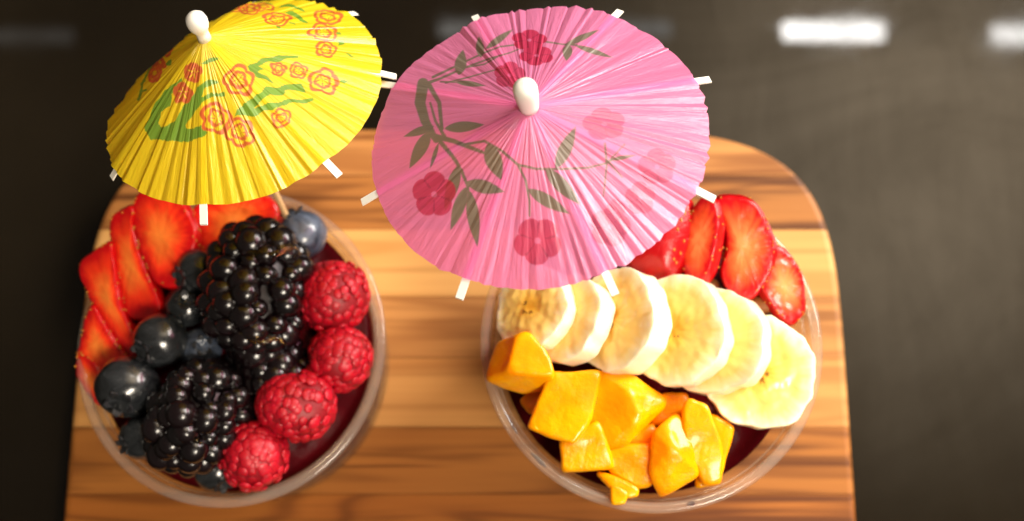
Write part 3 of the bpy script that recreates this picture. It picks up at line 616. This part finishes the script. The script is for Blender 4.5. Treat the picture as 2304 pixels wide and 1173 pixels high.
def umbrella(apex_px, stick_px, c, axis, R, h, expo, folds, famp, base, cg, cf, printer, tips_px, stick_len, knob, label, grp, seed, tr, tl, matname, amps=(.4, .8, 1.2), sag=None, crk=.55):
    e1, e2, n = frame(axis); Rm = np.stack([e1, e2, n], 1); c = np.array(c, float); r = random.Random(seed)
    top = on_plane(*apex_px, c + n * h, n); thru = at(*stick_px); sd = unit(top - thru); foot = top - sd * stick_len   # the stick runs from the apex into the cup
    e = empty('paper_umbrella', foot, Rm); off = (c - foot) @ n; cen = Rm.T @ (c - foot); apx = Rm.T @ (top - foot); sdl = Rm.T @ sd      # local frame
    skew = lambda t: cen[:2] + (apx - cen)[:2] * (1 - np.minimum(t, 1.3) ** expo)[..., None]
    NA, NR = 1080, 150; A = np.linspace(0, 2 * np.pi, NA, endpoint=False); T = np.linspace(.035, 1, NR)
    edges = np.sort(np.array([(k + r.uniform(-.42, .42)) * 2 * np.pi / folds for k in range(folds)])); amp = np.array([r.choice(amps) * r.uniform(.7, 1.3) for _ in range(folds)]); bias = np.array([r.uniform(.25, .6) for _ in range(folds)])
    idx = np.searchsorted(edges, A, 'right') - 1; lo = edges[idx]; hi = np.where(idx == folds - 1, edges[0] + 2 * np.pi, edges[(idx + 1) % folds]); lo = np.where(idx == -1, edges[-1] - 2 * np.pi, lo); hi = np.where(idx == -1, edges[0], hi)
    fr = (A - lo) / (hi - lo); b_ = bias[idx]; tri = np.where(fr < b_, fr / b_, (1 - fr) / (1 - b_)) * 2 - 1; tri = tri * amp[idx]
    ang_tip = []; rad_tip = []
    for p in tips_px:
        q = on_plane(p[0], p[1], c, n) - c; ang_tip.append(math.atan2(q @ e2, q @ e1)); rad_tip.append(math.hypot(q @ e1, q @ e2))
    low = np.array([mn.noise(Vector((2.2 * math.cos(a), 2.2 * math.sin(a), seed))) for a in A]); mid = np.array([mn.noise(Vector((9 * math.cos(a), 9 * math.sin(a), seed))) for a in A])
    prox = np.max([np.exp(-((np.angle(np.exp(1j * (A - a)))) / .11) ** 2) for a in ang_tip], 0)
    sg = lambda a: 0 * a
    if sag:
        q = on_plane(sag[0], sag[1], c, n) - c; a0 = math.atan2(q @ e2, q @ e1); sg = lambda a: sag[2] * np.exp(-(np.angle(np.exp(1j * (a - a0))) / sag[3]) ** 2)
    rad = T[:, None] * R * (1 + .012 * low + .010 * mid + .005 * tri)[None] 
    z = h * (1 - T[:, None] ** expo) + famp * T[:, None] ** 1.35 * tri[None] * (1 - .5 * prox) + .10 * T[:, None] ** 2 * low[None] + .10 * T[:, None] * (prox - .3)[None] - T[:, None] ** 1.5 * sg(A)[None]
    cr = np.array([[mn.noise(Vector((a * 1.0, t * 3.0, seed))) for a in np.linspace(0, 120, 540)] for t in np.linspace(0, 1, 24)])
    ti = (T * 23); t0 = np.minimum(ti.astype(int), 22); w = (ti - t0)[:, None]; crr = cr[t0] * (1 - w) + cr[t0 + 1] * w; crr = np.repeat(crr, 2, 1); crr = .5 * (crr + np.roll(crr, 1, 1))
    z = z + famp * crk * crr * np.sin(np.pi * np.clip(T, 0, 1))[:, None] ** .5
    sk = skew(T)[:, None]; V = np.stack([rad * np.cos(A) + sk[..., 0], rad * np.sin(A) + sk[..., 1], z + off], -1).reshape(-1, 3)
    Wd = foot + V @ Rm.T; px, py = project(Wd)
    jx = np.array(px); jy = np.array(py)
    g, f, dk = printer(jx, jy); pap = np.array(lin(base))[None].repeat(len(V), 0)
    col = pap * (1 - .8 * g[:, None]) + np.array(lin(cg)) * .8 * g[:, None]
    col = col * (1 - .88 * f[:, None]) + np.array(lin(cf)) * .88 * f[:, None]
    col = col * (1 - .45 * dk[:, None])
    col = np.c_[col, np.ones(len(V))]
    pol = np.stack([np.repeat(np.cos(A)[None] * 26, NR, 0), np.repeat(np.sin(A)[None] * 26, NR, 0), np.repeat((T * 5)[:, None], NA, 1)], -1).reshape(-1, 3)
    mesh('canopy', V, grid_faces(NR, NA), m_paper(matname, tr, tl), e, None, True, {'print': ('FLOAT_COLOR', col), 'polar': ('FLOAT_VECTOR', pol)})
    for a, rt in zip(ang_tip, rad_tip):
        d = np.array([math.cos(a), math.sin(a), 0]); s = np.array([-d[1], d[0], 0]); V = []
        for t in np.linspace(.06, rt / R * 1.0, 16):
            zz = off + h * (1 - min(t, 1.25) ** expo) - .075 + .07 * min(t, 1) - min(t, 1.2) ** 1.5 * sg(np.array(a))
            for ds, dz in ((-.115, .03), (.115, .03), (.115, -.03), (-.115, -.03)): V.append(d * t * R + s * ds + np.array([*skew(np.array(t)), zz + dz]))
        F = grid_faces(16, 4).tolist() + [[3, 2, 1, 0], [60, 61, 62, 63]]; mesh('rib', V, F, RIBM, e, smooth=False)
    V, F = tube([sdl * 0, sdl * .5, sdl * stick_len], [.03, .11, .11]); mesh('stick', V, F, STICKM, e)
    K = np.stack(frame(sdl), 1); V, F = lathe([(0, -.12)] + list(knob) + [(0, knob[-1][1] + .01)], 40); V = V @ K.T + sdl * stick_len; mesh('knob', V, F, WHITE, e)
    V, F = lathe([(0, -1.1), (.3, -1.1), (.34, -1.0), (.3, -.4), (.12, -.3)], 24); V = V @ K.T + sdl * stick_len; mesh('hub', V, F, RIBM, e)
    return tag(e, label, 'umbrella', grp)

UG = 'paper umbrellas standing in the cups'
kp = [(.30, -.12), (.33, .1), (.36, .35), (.385, .62), (.39, .85), (.36, .98), (.28, 1.07), (.16, 1.12), (.05, 1.13)]
kp = [(r * .9, z * .94 if z > 0 else z) for r, z in kp]
umbrella((1190, 240), (1258, 552, 9.9), (.75, 11.738, 16.02), (-.134, .254, .958), 5.0, 1.6, 1.06, 74, .0105, (254, 146, 198), (96, 132, 84), (214, 36, 84), print_pink,
         [(1066, 30), (1395, 18), (1598, 172), (1608, 442), (1383, 656), (1030, 666), (810, 449), (852, 180)], 10.2, kp,
         'pink paper umbrella printed with green leaves and red flowers', UG, 3, .20, .45, 'pink_tissue_paper', (.1, .2, .5, 1.3, 1.8), None, 2.2)
ky = [(.25, -.12), (.23, .15), (.24, .3), (.32, .42), (.37, .56), (.385, .72), (.34, .90), (.24, 1.0), (.1, 1.06)]
ky = [(r * .84, z * .9 if z > 0 else z) for r, z in ky]; yc = (-8.47, 13.86, 14.19); tips = [(243, 393), (447, 492), (755, 382), (886, 162), (797, 22)]
umbrella((459, 84), (630, 456, 8.8), yc, (-.16, .388, .907), 4.5, 2.55, 1.10, 58, .032, (253, 222, 30), (58, 160, 58), (226, 84, 56), print_yellow,
         tips + [(560, -12), (395, 30), (300, 165)], 12.2, ky, 'yellow paper umbrella printed with green branches and red outlined flowers', UG, 5, .04, .42, 'yellow_tissue_paper', (.3, .6, 1.0, 1.4), (300, 100, .62, .65), .8)
